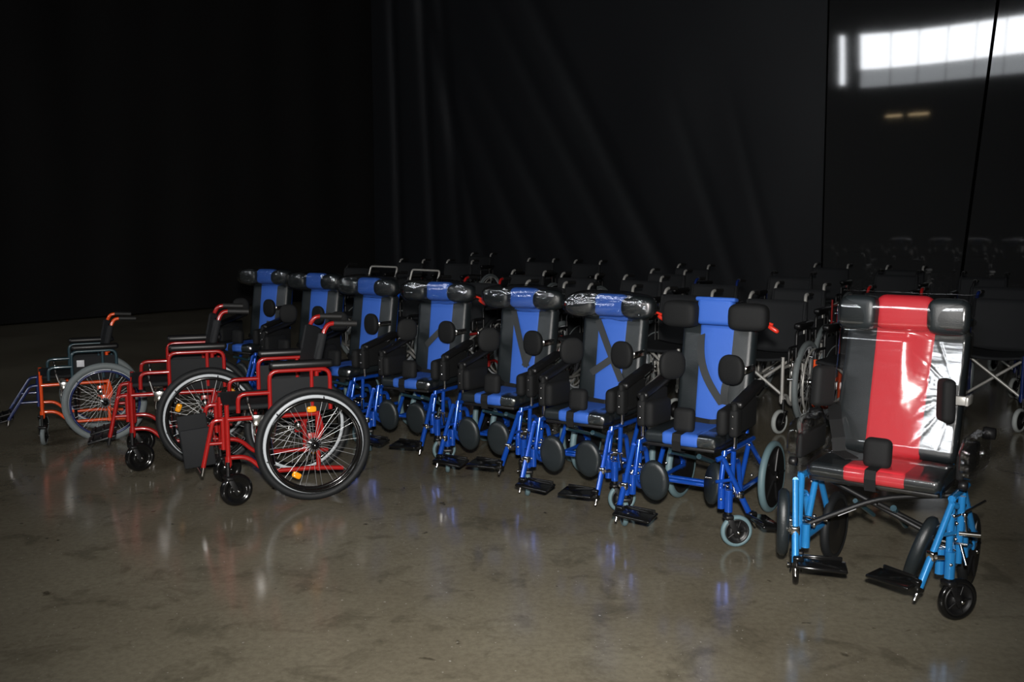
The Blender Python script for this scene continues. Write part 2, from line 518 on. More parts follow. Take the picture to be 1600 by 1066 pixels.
def caster(parent, x, y, r, width, angle, tire, fork_m, solid, top=0.2):
    """swivel caster: the fork is the part; tyre and disc are its sub-parts.  angle turns the wheel about the stem"""
    def fork():
        m = MB()
        m.tube([(0, 0, r + 0.055), (0, 0, top)], 0.011)
        for q in (-1, 1):
            m.box((q * (width / 2 + 0.008), 0.022, r + 0.02), (0.006, 0.026, 0.09), 0.002, rot=(0.45, 0, 0))
        m.box((0, 0.0, r + 0.055 + 0.012), (width + 0.03, 0.04, 0.022), 0.008)
        m.tube([(-width / 2 - 0.016, 0.04, r), (width / 2 + 0.016, 0.04, r)], 0.006)
        return m
    fk = part('caster_fork', fork, fork_m, parent, ('fork', r, width, top), loc=(x, y, 0), rot=(0, 0, math.radians(angle)))
    if solid:
        def t():
            h = width / 2
            return MB().lathe([(0.012, h * 0.75), (r * 0.30, h * 0.8), (r * 0.34, h * 0.45), (r * 0.66, h * 0.5), (r * 0.74, h * 0.95), (r * 0.90, h * 0.85), (r, h * 0.25),
                               (r, -h * 0.25), (r * 0.90, -h * 0.85), (r * 0.74, -h * 0.95), (r * 0.66, -h * 0.5), (r * 0.34, -h * 0.45), (r * 0.30, -h * 0.8), (0.012, -h * 0.75)], (0, 0.04, r), seg=36)
        part('caster_wheel', t, tire, fk, ('solidcaster', r, width))
    else:
        part('caster_wheel', lambda: MB().ring(r * 0.85, r * 0.15, (0, 0.04, r), seg=36, rs=10, w=width / (r * 0.3)), tire, fk, ('cring', r, width))
        def d():
            m = MB().lathe([(0.0, 0.012), (r * 0.25, 0.012), (r * 0.28, 0.004), (r * 0.62, 0.004), (r * 0.66, 0.012), (r * 0.76, 0.012), (r * 0.76, -0.012), (r * 0.66, -0.012), (r * 0.62, -0.004), (r * 0.28, -0.004), (r * 0.25, -0.012), (0.0, -0.012)], (0, 0.04, r), seg=28)
            for k in range(5):
                a = 2 * math.pi * k / 5
                m.tube([(0.008, 0.04 + r * 0.2 * math.cos(a), r + r * 0.2 * math.sin(a)), (0.008, 0.04 + r * 0.68 * math.cos(a), r + r * 0.68 * math.sin(a))], 0.004, 5)
            return m
        part('caster_disc', d, 'plastic', fk, ('cdisc', r))
    part('axle_bolt', lambda: MB().lathe([(0, width / 2 + 0.022), (0.007, width / 2 + 0.020), (0.008, width / 2 + 0.014), (0, width / 2 + 0.014)], (0, 0.04, r), seg=10).lathe([(0, -width / 2 - 0.022), (0.007, -width / 2 - 0.020), (0.008, -width / 2 - 0.014), (0, -width / 2 - 0.014)], (0, 0.04, r), seg=10), 'chrome', fk, ('cbolt', r, width))
    return fk

def wheelchair(label, loc, yaw, st, group=None, scale=1.0):
    root = thing('folding_wheelchair', label, 'wheelchair', (loc[0], loc[1], 0), yaw, group, scale)
    FX, AX = 0.222, 0.245
    fm = st['frame']; am = st.get('arm', fm); hm = st.get('cane', fm)
    for s in (-1, 1):
        def side():
            m = MB()
            x = s * FX
            m.tube([(x, -0.43, 0.205), (x, -0.43, 0.53)], 0.0125)                         # front post
            m.tube([(x, -0.43, 0.215), (x, -0.43, 0.262)], 0.018)                          # caster sleeve
            m.tube([(x, -0.43, 0.455), (x, 0.035, 0.455)], 0.0125)                         # upper rail
            m.tube([(x, -0.43, 0.255), (x, -0.335, 0.255), (x, -0.245, 0.165), (x, 0.0, 0.165), (x, 0.16, 0.15)], 0.0125)
            m.tube([(x, 0.035, 0.455), (x, 0.06, 0.36), (x, 0.015, 0.30)], 0.010)
            m.box((x + s * 0.008, 0.0, 0.31), (0.008, 0.05, 0.09), 0.004)                   # axle plate
            m.tube([(x, 0.03, 0.15), (x, 0.03, 0.70)], 0.0125)                              # back post
            m.box((x, 0.04, 0.715), (0.026, 0.035, 0.085), 0.01)                            # folding joint
            m.tube([(x, -0.24, 0.17), (x, -0.24, 0.455)], 0.010)
            return m
        part('side_frame', side, fm, root, ('side', s))
        part('back_cane', lambda: MB().tube([(s * FX, 0.035, 0.70), (s * 0.21, 0.075, 0.885), (s * 0.205, 0.098, 0.925), (s * 0.205, 0.15, 0.928)], 0.0125, bend=0.03), hm, root, ('cane', s))
        part('push_grip', lambda: MB().tube([(s * 0.205, 0.128, 0.928), (s * 0.205, 0.25, 0.922)], 0.0165, 10), 'grip', root, ('grip', s))
        if st.get('band'):
            part('cane_band', lambda: MB().tube([(s * 0.2115, 0.068, 0.852), (s * 0.2105, 0.0725, 0.872)], 0.0155, 10), st['band'], root, ('band', s))
        def arm():
            m = MB(); x = s * AX
            m.tube([(x, 0.095, 0.48), (x, 0.095, 0.695), (x, -0.215, 0.695), (x, -0.215, 0.47)], 0.0115, bend=0.045)
            m.tube([(x, 0.0, 0.49), (x, 0.0, 0.69)], 0.0105)
            m.tube([(x, -0.215, 0.585), (x, -0.375, 0.585), (x, -0.375, 0.49)], 0.0115, bend=0.04)
            return m
        part('armrest_frame', arm, am, root, ('arm', s))
        part('arm_pad', lambda: MB().box((s * AX, -0.05, 0.725), (0.054, 0.33, 0.042), 0.018, seg=3), 'plastic', root, ('armpad', s))
        part('skirt_guard', lambda: MB().box((s * AX, -0.06, 0.565), (0.006, 0.30, 0.185), 0.003), 'nylon', root, ('guard', s))
        if st.get('legrest', True):
            e = st.get('leg_ext', 0.0)
            lm = st.get('leg', fm)
            def leg():
                m = MB(); x = s * FX
                m.tube([(x, -0.452, 0.47), (x, -0.452, 0.30)], 0.012)
                m.tube([(x, -0.452, 0.455), (x, -0.50, 0.455), (x, -0.555 - e, 0.215)], 0.012, bend=0.05)
                m.tube([(x, -0.452, 0.335), (x, -0.522 - e * 0.5, 0.335)], 0.010)
                return m
            lg = part('legrest', leg, lm, root, ('leg', s, e))
            part('leg_slide', lambda: MB().tube([(s * FX, -0.552 - e, 0.225), (s * FX, -0.562 - e, 0.172)], 0.0095).tube([(s * FX, -0.562 - e, 0.18), (s * (FX - 0.17), -0.575 - e, 0.185)], 0.008), st.get('slide', 'chrome'), lg, ('slide', s, e))
            if st.get('plate_up'):
                part('footplate', lambda: MB().box((s * 0.198, -0.575 - e, 0.315), (0.014, 0.155, 0.20), 0.006, rot=(0.10, 0, 0)), 'nylon', lg, ('plateup', s, e))
            else:
                def plate():
                    m = MB().box((s * 0.13, -0.60 - e, 0.20), (0.165, 0.16, 0.016), 0.006, rot=(0.25, 0, 0))
                    for q in range(3):
                        m.box((s * 0.13, -0.655 - e + q * 0.05, 0.197 + q * 0.013), (0.15, 0.012, 0.008), 0.003, rot=(0.25, 0, 0))
                    return m
                part('footplate', plate, 'plastic', lg, ('plate', s, e))
        if st.get('brake', True):
            def brake():
                m = MB(); x = s * (FX + 0.02)
                m.box((x, -0.275, 0.445), (0.026, 0.060, 0.060), 0.004)
                m.tube([(x, -0.30, 0.45), (x + s * 0.01, -0.325, 0.54)], 0.006)
                m.tube([(x, -0.26, 0.44), (x, -0.235, 0.38), (x, -0.285, 0.36)], 0.008, bend=0.02)
                m.tube([(x, -0.29, 0.43), (x, -0.30, 0.37), (x, -0.26, 0.34)], 0.006, bend=0.02)
                m.tube([(x - 0.03, -0.285, 0.355), (x + 0.03, -0.285, 0.355)], 0.010)
                return m
            part('brake', brake, 'chrome', root, ('brake', s))
            part('brake_knob', lambda: MB().pad((s * (FX + 0.03), -0.327, 0.555), (0.02, 0.02, 0.04), 0.8, 0.8, nu=10, nv=8), 'plastic', root, ('knob', s))
        wheel(root, s, 0.0, st)
        ca = st.get('caster_angle', (0, 0))[0 if s < 0 else 1]
        caster(root, s * 0.235, -0.435, st.get('cr', 0.085), st.get('cw', 0.048), ca, st.get('ctire', 'gloss'), 'plastic', st.get('csolid', True), top=0.235)
    def cushion():
        m = MB(); nx, ny = 12, 8; vs = []; fs = []
        for sgn in (1, -1):
            for j in range(ny + 1):
                for i in range(nx + 1):
                    x = -0.215 + 0.43 * i / nx; y = -0.43 + 0.45 * j / ny
                    vs.append((x, y, 0.515 - 0.02 * (1 - (x / 0.215) ** 2) + (0.009 if sgn > 0 else -0.009)))
        N = (nx + 1) * (ny + 1)
        for j in range(ny):
            for i in range(nx):
                a = j * (nx + 1) + i
                fs.append((a, a + 1, a + nx + 2, a + nx + 1)); fs.append((N + a + nx + 1, N + a + nx + 2, N + a + 1, N + a))
        for i in range(nx):
            fs.append((i + 1, i, N + i, N + i + 1)); a = ny * (nx + 1) + i; fs.append((a, a + 1, N + a + 1, N + a))
        m.add(vs, fs)
        for s in (-1, 1):
            m.tube([(s * 0.215, -0.44, 0.512), (s * 0.215, 0.02, 0.512)], 0.015)
        return m
    part('seat_sling', cushion, 'nylon', root, 'sling')
    def back():
        m = MB(); nx, nz = 12, 10; vs = []; fs = []
        for sgn in (1, -1):
            for j in range(nz + 1):
                z = 0.50 + 0.385 * j / nz
                t = max(0, (z - 0.70) / 0.185)
                hw = 0.222 - 0.012 * t; yy = 0.035 + 0.04 * t
                for i in range(nx + 1):
                    x = -hw + 2 * hw * i / nx
                    vs.append((x, yy - 0.016 + 0.022 * (1 - (x / hw) ** 2) + (0.006 if sgn > 0 else -0.006), z))
        N = (nx + 1) * (nz + 1)
        for j in range(nz):
            for i in range(nx):
                a = j * (nx + 1) + i
                fs.append((a + nx + 1, a + nx + 2, a + 1, a)); fs.append((N + a, N + a + 1, N + a + nx + 2, N + a + nx + 1))
        for i in range(nx):
            fs.append((i, i + 1, N + i + 1, N + i)); a = nz * (nx + 1) + i; fs.append((a + 1, a, N + a, N + a + 1))
        m.add(vs, fs)
        for s in (-1, 1):
            m.tube([(s * 0.2215, 0.038, 0.735), (s * 0.211, 0.0715, 0.875)], 0.0205, 10)
            m.box((s * 0.216, 0.052, 0.81), (0.026, 0.045, 0.145), 0.012, rot=(-0.22, 0, 0))
        return m
    part('back_sling', back, 'nylon', root, 'backsling')
    part('crossbrace', lambda: MB().tube([(-0.21, -0.17, 0.18), (0.205, -0.17, 0.49)], 0.011).tube([(0.21, -0.20, 0.18), (-0.205, -0.20, 0.49)], 0.011), st.get('cross', 'silver'), root, 'cross')
    if st.get('sticker'):
        part('white_tag', lambda: MB().box((0.2505, -0.155, 0.605), (0.004, 0.052, 0.050), 0.001), 'white', root, 'wtag', label='white square tag on the skirt guard')
    if st.get('pushbar'):
        part('push_bar', lambda: MB().tube([(-0.19, 0.085, 0.88), (-0.19, 0.12, 0.985), (0.19, 0.12, 0.985), (0.19, 0.085, 0.88)], 0.010, bend=0.03), 'silver', root, 'pushbar')
    return root

RED = dict(frame=M['red'], tire=M['tire'], pushrim=M['gloss'], single_spokes=True, reflectors=(2, 150), plate_up=True, caster_angle=(25, 14), cross=M['chrome'])
RED2 = dict(RED, plate_up=False, slide=M['plastic'], reflectors=(68,), caster_angle=(10, 20))
ORG = dict(frame=M['orange'], arm=M['teal'], leg=M['navy'], tire=M['grey_tire'], tire_th=0.052, rim_d=0.010, pushrim=M['navy'], dark_band=False, single_spokes=True,
           cr=0.075, cw=0.032, ctire=M['grey_tire'], csolid=False, caster_angle=(70, 78), leg_ext=0.10, cross=M['plastic'], sticker=True)
G_RED = 'red wheelchairs at the front'
wheelchair('red framed wheelchair with raised footplate and black casters, nearest of the spoked wheelchairs', (-1.134, 5.286), -69, RED, G_RED)
wheelchair('red framed wheelchair with flat ribbed footplate, between orange wheelchair and nearest red one', (-1.89, 5.985), -70, RED2, G_RED)
wheelchair('orange framed wheelchair with grey tyres, blue hand rims and white tag on its side', (-2.809, 6.636), -64, ORG, None, 0.88)

# ------------------------------------------------------------------ tilting comfort wheelchairs
DB = dict(k=1.0, hw=0.178, ys=-0.215, zs=0.458, strip=0.096, yb=0.165, zb=0.50, yt=0.235, zt=0.935, hb=0.187, zh=1.007, yh=0.215, hwh=0.252, ct=0.255, cy=-0.245, cr=0.074, rw=0.182, rwy=0.40, rwx=0.245)
DR = dict(k=1.14, hw=0.245, ys=-0.165, zs=0.500, strip=0.122, yb=0.075, zb=0.56, yt=0.212, zt=1.025, hb=0.236, zh=1.098, yh=0.190, hwh=0.232, ct=0.285, cy=-0.155, cr=0.080, rw=0.15, rwy=0.27, rwx=0.27)

def tilt_chair(label, loc, yaw, d, tag, fm, cloth, tire, straps=(), wrapped=True, legs=(('in', 0.0), ('in', 0.0)), cang=(0, 0), group=None, red=False, name='tilt_wheelchair'):
    root = thing(name, label, 'wheelchair', (loc[0], loc[1], 0), yaw, group)
    k = d['k']
    X = d['hw'] + 0.034
    ys, zs, yb, zb, yt, zt = (d[q] for q in ('ys', 'zs', 'yb', 'zb', 'yt', 'zt'))
    tilt = math.atan2(yt - yb, zt - zb)
    cyy = d['cy']
    def K(n): return (tag if n[0] == '!' else d['k'], n)
    for i, s in enumerate((-1, 1)):
        def side():
            m = MB(); x = s * X
            r = 0.0125 * min(k, 1.1)
            m.tube([(x, ys + 0.02, zs - 0.03), (x, cyy - 0.0, 0.24), (x, cyy + 0.07, 0.19), (x, d['rwy'] - 0.05, 0.19)], r, bend=0.05)
            m.tube([(x + s * 0.022, ys + 0.075, zs - 0.04), (x + s * 0.022, ys + 0.065, 0.21)], r)
            m.tube([(x, ys + 0.01, zs - 0.04), (x, yb + 0.03, zs - 0.045)], r)
            m.tube([(x + s * 0.022, ys + 0.075, 0.37), (x + s * 0.022, ys + 0.14, 0.365), (x + s * 0.02, ys + 0.19, 0.20)], r, bend=0.03)
            m.tube([(x, yb - 0.16, 0.195), (x, yb - 0.03, zs - 0.05)], r)
            m.tube([(x, yb - 0.03, zs - 0.05), (x + s * 0.012, d['rwy'] - 0.02, 0.20)], r)
            m.tube([(s * d['ct'], cyy, 0.165), (s * d['ct'], cyy, 0.265)], 0.019)
            m.tube([(s * (d['ct'] - 0.035), cyy, 0.175), (s * (d['ct'] - 0.035), cyy, 0.27)], 0.017)
            m.tube([(s * d['ct'], cyy, 0.24), (x, cyy + 0.05, 0.24)], 0.012)
            m.box((x + s * 0.012, d['rwy'] - 0.02, 0.20), (0.012, 0.06, 0.07), 0.006)
            return m
        part('side_frame', side, fm, root, K('side%d' % s))
        def cane():
            m = MB(); x = s * (d['hb'] - 0.035)
            p0 = Vector((x, yb + 0.10, zs - 0.04)); p1 = Vector((x, yt + 0.10, zt + 0.02))
            m.tube([p0, p1, (x, yt + 0.17, zt + 0.035)], 0.0125, bend=0.04)
            return m
        part('back_cane', cane, fm, root, K('cane%d' % s))
        part('push_grip', lambda: MB().tube([(s * (d['hb'] - 0.035), yt + 0.10, zt + 0.030), (s * (d['hb'] - 0.035), yt + 0.23, zt + 0.025)], 0.017, 10), 'grip', root, K('grip%d' % s))
        # rear wheel
        def rt():
            return MB().ring(d['rw'] - 0.019, 0.019, seg=48, rs=10, w=0.95)
        w = part('rear_wheel', rt, tire, root, ('tw', d['rw']), loc=(s * d['rwx'], d['rwy'], d['rw']), rot=(0, 0, 0 if s > 0 else math.pi))
        R = d['rw']
        def disc():
            m = MB().lathe([(0, 0.028), (0.026, 0.026), (0.03, 0.014), (R * 0.55, 0.010), (R * 0.78, 0.017), (R * 0.88, 0.016), (R * 0.88, -0.016), (R * 0.7, -0.012), (0.03, -0.014), (0, -0.02)], seg=36)
            for q in range(5):
                a = 2 * math.pi * q / 5
                m.tube([(0.014, 0.02 * math.cos(a), 0.02 * math.sin(a)), (0.014, R * 0.8 * math.cos(a), R * 0.8 * math.sin(a))], 0.009, 6)
            return m
        part('wheel_disc', disc, 'plastic', w, ('twd', d['rw']))
        part('axle_bolt', lambda: MB().lathe([(0, 0.036), (0.010, 0.034), (0.012, 0.026), (0, 0.026)], seg=12), 'chrome', w, 'twb')
        caster(root, s * d['ct'], cyy, d['cr'], 0.026, cang[i], tire if not red else M['gloss'], 'plastic', False, top=0.20)
        # arm
        ax = d['hw'] + 0.052
        zo = zs - 0.458
        if not red:
            part('arm_panel', lambda: MB().box((s * ax, ys + 0.215 * k, 0.565 + zo), (0.028, 0.29 * k, 0.15 * k), 0.014, seg=3).box((s * ax, ys + 0.10 * k, 0.545 + zo), (0.045, 0.07, 0.13 * k), 0.016, seg=3), 'foam', root, K('armp%d' % s))
            part('arm_pad', lambda: MB().box((s * (ax + 0.005), ys + 0.25 * k, 0.658 + zo * 1.2), (0.062, 0.33 * k, 0.036), 0.016, rot=(0.20, 0, 0), seg=3), 'plastic', root, K('armpad%d' % s))
            part('arm_bolt', lambda: MB().pad((s * ax, ys + 0.062 * k, 0.58 + zo), (0.010, 0.008, 0.010), 1, 1, nu=8, nv=6).pad((s * ax, ys + 0.062 * k, 0.525 + zo), (0.010, 0.008, 0.010), 1, 1, nu=8, nv=6), 'chrome', root, K('armb%d' % s))
            part('arm_slide', lambda: MB().tube([(s * (ax + 0.03), ys + 0.30 * k, 0.640 + zo), (s * (ax + 0.03), ys + 0.40 * k, 0.668 + zo)], 0.005, 6).tube([(s * ax, ys + 0.10, zs - 0.03), (s * ax, ys + 0.10, 0.50 + zo)], 0.010, 6), 'chrome', root, K('arms%d' % s))
        else:
            part('arm_panel', lambda: MB().box((s * ax, ys + 0.17, 0.575), (0.028, 0.30, 0.10), 0.014, seg=3), 'foam', root, K('armp%d' % s))
        if not red:
            part('hip_pad', lambda: MB().box((s * (d['hw'] - 0.005), ys + 0.14, 0.548), (0.052, 0.20, 0.125), 0.024, rot=(0, 0, s * 0.10), seg=4), 'foam', root, K('hip%d' % s))
            # swing-in trunk pads
            zc = zb + (zt - zb) * 0.60; yc = yb + (yt - yb) * 0.60 - 0.135
            part('trunk_pad', lambda: MB().pad((s * 0.162 if s < 0 else 0.140, yc - 0.01, zc), (0.044, 0.135, 0.145), 0.82, 0.5, rot=(0, 0, math.radians(-42 if s < 0 else 78)), nu=28, nv=14), 'foam', root, K('lat%d' % s))
            def br():
                m = MB()
                m.box((s * 0.205, yc + 0.055, zc), (0.008, 0.13, 0.034), 0.002)
                m.box((s * 0.186, yc + 0.0, zc), (0.05, 0.010, 0.030), 0.002)
                for q in (-0.012, 0.012):
                    m.pad((s * 0.178 + q, yc - 0.008, zc), (0.008, 0.008, 0.008), 1, 1, nu=8, nv=6)
                return m
            part('pad_bracket', br, 'chrome' if s > 0 else 'plastic', root, K('latb%d' % s))
        # legs
        mode, ext = legs[i]
        if mode != 'none':
            lx = s * (X + 0.008)
            hinge = Vector((lx, ys - 0.025, zs - 0.05))
            lg = bpy.data.objects
            off = Vector((0, -0.13 - ext, -0.30 + ext * 0.35))
            foot = off.normalized() * (0.32)
            def leg():
                m = MB()
                m.tube([(0, 0, 0.0), off * 0.62], 0.0125)
                m.tube([off * 0.60, foot], 0.0145)
                m.tube([(0, 0.03, -0.01), (0, 0, 0.0)], 0.012)
                m.tube([(0, 0.03, -0.11), off * 0.36], 0.008)
                return m
            ang = {'in': 0, 'out': 135, 'toe': -24}[mode]
            yawleg = math.radians(s * ang)
            L = part('legrest', leg, fm, root, (tag, 'leg', s), loc=hinge, rot=(0, 0, yawleg))
            def clamp():
                m = MB()
                q = off * 0.60
                m.box(q, (0.034, 0.03, 0.035), 0.006)
                m.tube([q + Vector((s * 0.02, 0, 0)), q + Vector((s * 0.035, 0.02, 0))], 0.009)
                return m
            part('leg_clamp', clamp, 'chrome', L, (tag, 'clamp', s))
            part('leg_end', lambda: MB().tube([foot, foot + off.normalized() * 0.035, foot + off.normalized() * 0.05], 0.009, r2=0.006), 'chrome', L, (tag, 'end', s))
            cs = 1.0 if not red else 1.18
            cp = Vector((-s * 0.115 * (1 if mode == 'in' else -1), -0.005 - ext * 0.3, -0.15)) if not red else Vector((-0.04, 0.01, -0.175) if s < 0 else (-0.115, 0.0, -0.20))
            cr_ = (0.12, 0, 0) if not red else (0.0 if s < 0 else 0.3, 0, math.radians(112 if s < 0 else 88) - yawleg)
            part('calf_pad', lambda: MB().pad(cp, (0.140 * cs, 0.040, 0.195 * cs), 0.55, 0.35, rot=(cr_[0] + math.pi / 2, 0, cr_[2]), nu=4) if False else
                 calf(cp, 0.072 * cs, 0.098 * (1 if not red else 1.38), 0.036 if not red else 0.045, cr_), 'vinyl', L, (tag, 'calf', s))
            def plate():
                m = MB()
                q = foot + Vector((0, 0, 0.005))
                m.box(q + Vector((-s * 0.095, -0.02, 0.0)), (0.185, 0.105 if not red else 0.085, 0.014), 0.006, rot=(0.15, -s * 0.05, 0))
                m.box(q + Vector((-s * 0.01, 0, 0.0)), (0.04, 0.04, 0.05), 0.008)
                m.box(q + Vector((-s * 0.10, 0.025, 0.012)), (0.15, 0.012, 0.02), 0.004)
                return m
            part('footplate', plate, 'gloss', L, (tag, 'plate', s))
    # cushions
    W = d['hw'] * 2
    seatc = (0, (ys + yb) / 2 + 0.02, zs); sl = yb - ys + 0.06
    part('seat_cushion', lambda: MB().box(seatc, (W, sl, 0.058), 0.022, seg=4), 'vinyl', root, K('seat'))
    part('seat_panel', lambda: MB().box((seatc[0] + 0.004, seatc[1] - 0.0015, zs + 0.001), (d['strip'] * 2.0, sl + 0.004, 0.062), 0.022, seg=4), cloth, root, K('seatp'))
    part('seat_pan', lambda: MB().box((0, seatc[1], zs - 0.038), (W - 0.02, sl - 0.03, 0.016), 0.004), 'plastic', root, K('pan'))
    bc = Vector((0, (yb + yt) / 2 + 0.045, (zb + zt) / 2 - 0.01)); bl = math.hypot(yt - yb, zt - zb) + 0.05
    part('back_cushion', lambda: MB().box(bc, (d['hb'] * 2, 0.088, bl), 0.030, rot=(-tilt, 0, 0), seg=5), 'vinyl', root, K('back'))
    sc = bc + Vector((0, -0.003, 0))
    def bp():
        m = MB().box((0, 0, 0), (d['strip'] * 2, 0.088, bl + 0.004), 0.026, seg=4)
        Rm = Euler((-tilt, 0, 0)).to_matrix()
        o = []
        for v in m.v:
            v = Vector(v)
            v.x *= 1.0 + 0.10 * (v.z / bl)
            v.x *= 1.0
            o.append(tuple(Rm @ v + sc))
        m.v = o
        return m
    part('back_panel', bp, cloth, root, K('backp'))
    # head support
    hc = Vector((0, d['yh'], d['zh'])); hh = 0.112 * (k if red else 1)
    hb_w = d['strip'] * (1.0 if not red else 0.90)
    if wrapped:
        part('head_cushion', lambda: MB().box(hc, (hb_w * 2, 0.088, hh * 1.1), 0.036, seg=4, rot=(-0.1, 0, 0)), cloth, root, K('headc'))
    else:
        part('head_cushion', lambda: MB().box(hc + Vector((0, 0.0, 0.012)), (hb_w * 1.9, 0.066, hh + 0.02), 0.022, seg=4, rot=(-0.1, 0, 0)).box(hc + Vector((0, 0.004, 0.072)), (hb_w * 2.15, 0.06, 0.022), 0.010, rot=(-0.1, 0, 0)), cloth, root, K('!headc'))
    for s in (-1, 1):
        bw = d['hwh'] - hb_w + 0.02
        part('head_bolster', lambda: MB().pad(hc + Vector((s * (hb_w + bw / 2 - 0.012), -0.022, -0.004)), (bw + 0.015, 0.098 + (0 if wrapped else 0.012), hh + (0.012 if wrapped else 0.02)), 0.75 if wrapped and not red else 0.5, 0.6 if wrapped and not red else 0.45, rot=(0, 0, s * 0.14), nu=28, nv=14), 'vinyl' if wrapped else 'foam', root, K('%shb%d' % ('' if wrapped else '!', s)))
    part('head_stem', lambda: MB().tube([hc + Vector((0, 0.045, -0.02)), hc + Vector((0, 0.075, -0.06)), (0, yt + 0.075, zt - 0.10)], 0.010, bend=0.03), 'chrome', root, K('stem'))
    if wrapped and not red:
        sd = hash_str(tag)
        def wr():
            def fn(p):
                q = Vector((p.x * 9, p.y * 16, p.z * 16)) + Vector((sd, 0, 0))
                e = (0.4 - abs(noise.noise(q))) * 0.010 + (0.3 - abs(noise.noise(q * 2.3))) * 0.006 + (0.3 - abs(noise.noise(q * 5.1))) * 0.0028
                tw = abs(p.x) / (d['hwh'] + 0.01)
                n = Vector((p.x * 0.15, p.y, p.z)).normalized()
                return p + n * e + Vector((0, -0.03 * tw * tw, 0.004 * noise.noise(Vector((p.x * 5, sd, 2)))))
            return MB().pad(hc + Vector((0, -0.004, 0)), (d['hwh'] * 2 + 0.03, 0.150, hh + 0.040), 0.62, 0.50, nu=170, nv=80, fn=fn)
        part('wrap_film', wr, 'film', root, (tag, 'wrap'), label='crinkled clear plastic film around the headrest')
    if not red:
        part('seat_film', lambda: MB().pad((d['hw'] * 0.72, ys + 0.055, zs), (0.13, 0.13, 0.072), 0.5, 0.5, nu=48, nv=24, fn=lambda p: p * (1 + 0.05 * noise.noise(p * 40))), 'film', root, K('sfilm'), label='clear film over the seat corner')
    # pommel and its strap
    pz = zs + 0.083; py = ys + 0.055
    part('pommel', lambda: MB().box((0.0, py, pz), (0.102 if not red else 0.105, 0.055, 0.118), 0.026, seg=4, rot=(-0.08, 0, 0)), 'foam', root, K('pommel'))
    part('pommel_strap', lambda: MB().ribbon([(0.0, py - 0.02, pz - 0.05), (0, ys - 0.034, zs + 0.032), (0, ys - 0.040, zs), (0, ys - 0.03, zs - 0.045), (0, ys + 0.02, zs - 0.06)], 0.042, (1, 0, 0), 0.005), 'foam', root, K('pstrap'))
    # cross members, tilt cylinder, little bolts
    part('cross_tube', lambda: MB().tube([(-X, yb - 0.08, 0.19), (X, yb - 0.08, 0.19)], 0.012).tube([(-X, ys + 0.16, 0.215), (X, ys + 0.16, 0.215)], 0.011) if not red else
         MB().tube([(-X, ys + 0.02, 0.25), (0.0, ys + 0.10, 0.40), (X, ys + 0.12, 0.45)], 0.011, bend=0.1).tube([(X, ys + 0.14, 0.24), (-X, ys + 0.16, 0.45)], 0.011).tube([(-0.01, ys + 0.12, 0.37), (X, yb, 0.22)], 0.010), fm if not red else 'plastic', root, K('cross'))
    part('tilt_cylinder', lambda: MB().tube([(0.05, ys + 0.12, 0.36), (0.05, yb + 0.08, 0.24)], 0.013).tube([(-0.09, ys + 0.1, 0.37), (-0.07, yb + 0.05, 0.27)], 0.010), 'teal', root, K('tc'))
    def bolts():
        m = MB(); rr = random.Random(3)
        for s in (-1, 1):
            for (yy, zz) in ((ys + 0.02, 0.40), (ys + 0.07, 0.36), (ys + 0.07, 0.30), (ys + 0.14, 0.22), (yb - 0.05, 0.40), (cyy, 0.22), (yb, 0.24), (ys + 0.05, 0.26)):
                m.pad((s * (X + 0.012), yy - 0.012, zz), (0.016, 0.016, 0.016), 1, 1, nu=8, nv=6)
        return m
    part('bolts', bolts, 'chrome', root, K('bolts'), kind='stuff')
    for s in (-1, 1):
        part('wheel_lock', lambda: MB().tube([(s * (X - 0.10), ys + 0.05, 0.285), (s * (X + 0.055), ys + 0.045, 0.290)], 0.005, 6).tube([(s * (X + 0.03), ys + 0.05, 0.288), (s * (X + 0.06), ys + 0.02, 0.22)], 0.007, 6).box((s * (X - 0.03), ys + 0.035, 0.268), (0.06, 0.014, 0.022), 0.006, rot=(0, 0.25, 0)), 'chrome', root, K('lock%d' % s))
    # red brake lever at the left push handle
    if not red:
        part('tilt_lever', lambda: MB().pad((d['hb'] + 0.062, yt + 0.10, zt + 0.002), (0.062, 0.030, 0.022), 0.6, 0.6, rot=(0, 0.55, 0.1), nu=14, nv=8).tube([(d['hb'] + 0.016, yt + 0.10, zt + 0.035), (d['hb'] + 0.06, yt + 0.10, zt + 0.022)], 0.007, 6), 'lever', root, K('lever'), label='red lever at the push handle')
    # harness
    yf = lambda z: yb + (yt - yb) * (z - zb) / (zt - zb) - 0.004
    for (xa, za, xb, zb_, bow) in straps:
        pts = []
        for q in range(15):
            t = q / 14
            x = xa + (xb - xa) * t + bow * math.sin(math.pi * t)
            z = za + (zb_ - za) * t
            pts.append((x, yf(z) - 0.006 - 0.02 * math.sin(math.pi * t) * (1 if abs(bow) > 0.01 else 0.3), z))
        dx, dz = (xb - xa), (zb_ - za)
        ln = math.hypot(dx, dz)
        part('harness_strap', MB().ribbon(pts, 0.038, (-dz / ln, 0, dx / ln), 0.004), 'strap', root)
    if not red:
        part('lap_belt', lambda: MB().ribbon([(-0.16, yb - 0.02, zs + 0.06), (-0.06, yb - 0.09, zs + 0.042), (0.04, yb - 0.11, zs + 0.038), (0.16, yb - 0.05, zs + 0.05)], 0.028, (0, 0.4, 0.9), 0.005), 'foam', root, K('belt'))
    return root

def hash_str(t):
    return (sum(ord(c) * (i + 3) for i, c in enumerate(t)) % 97) * 0.37

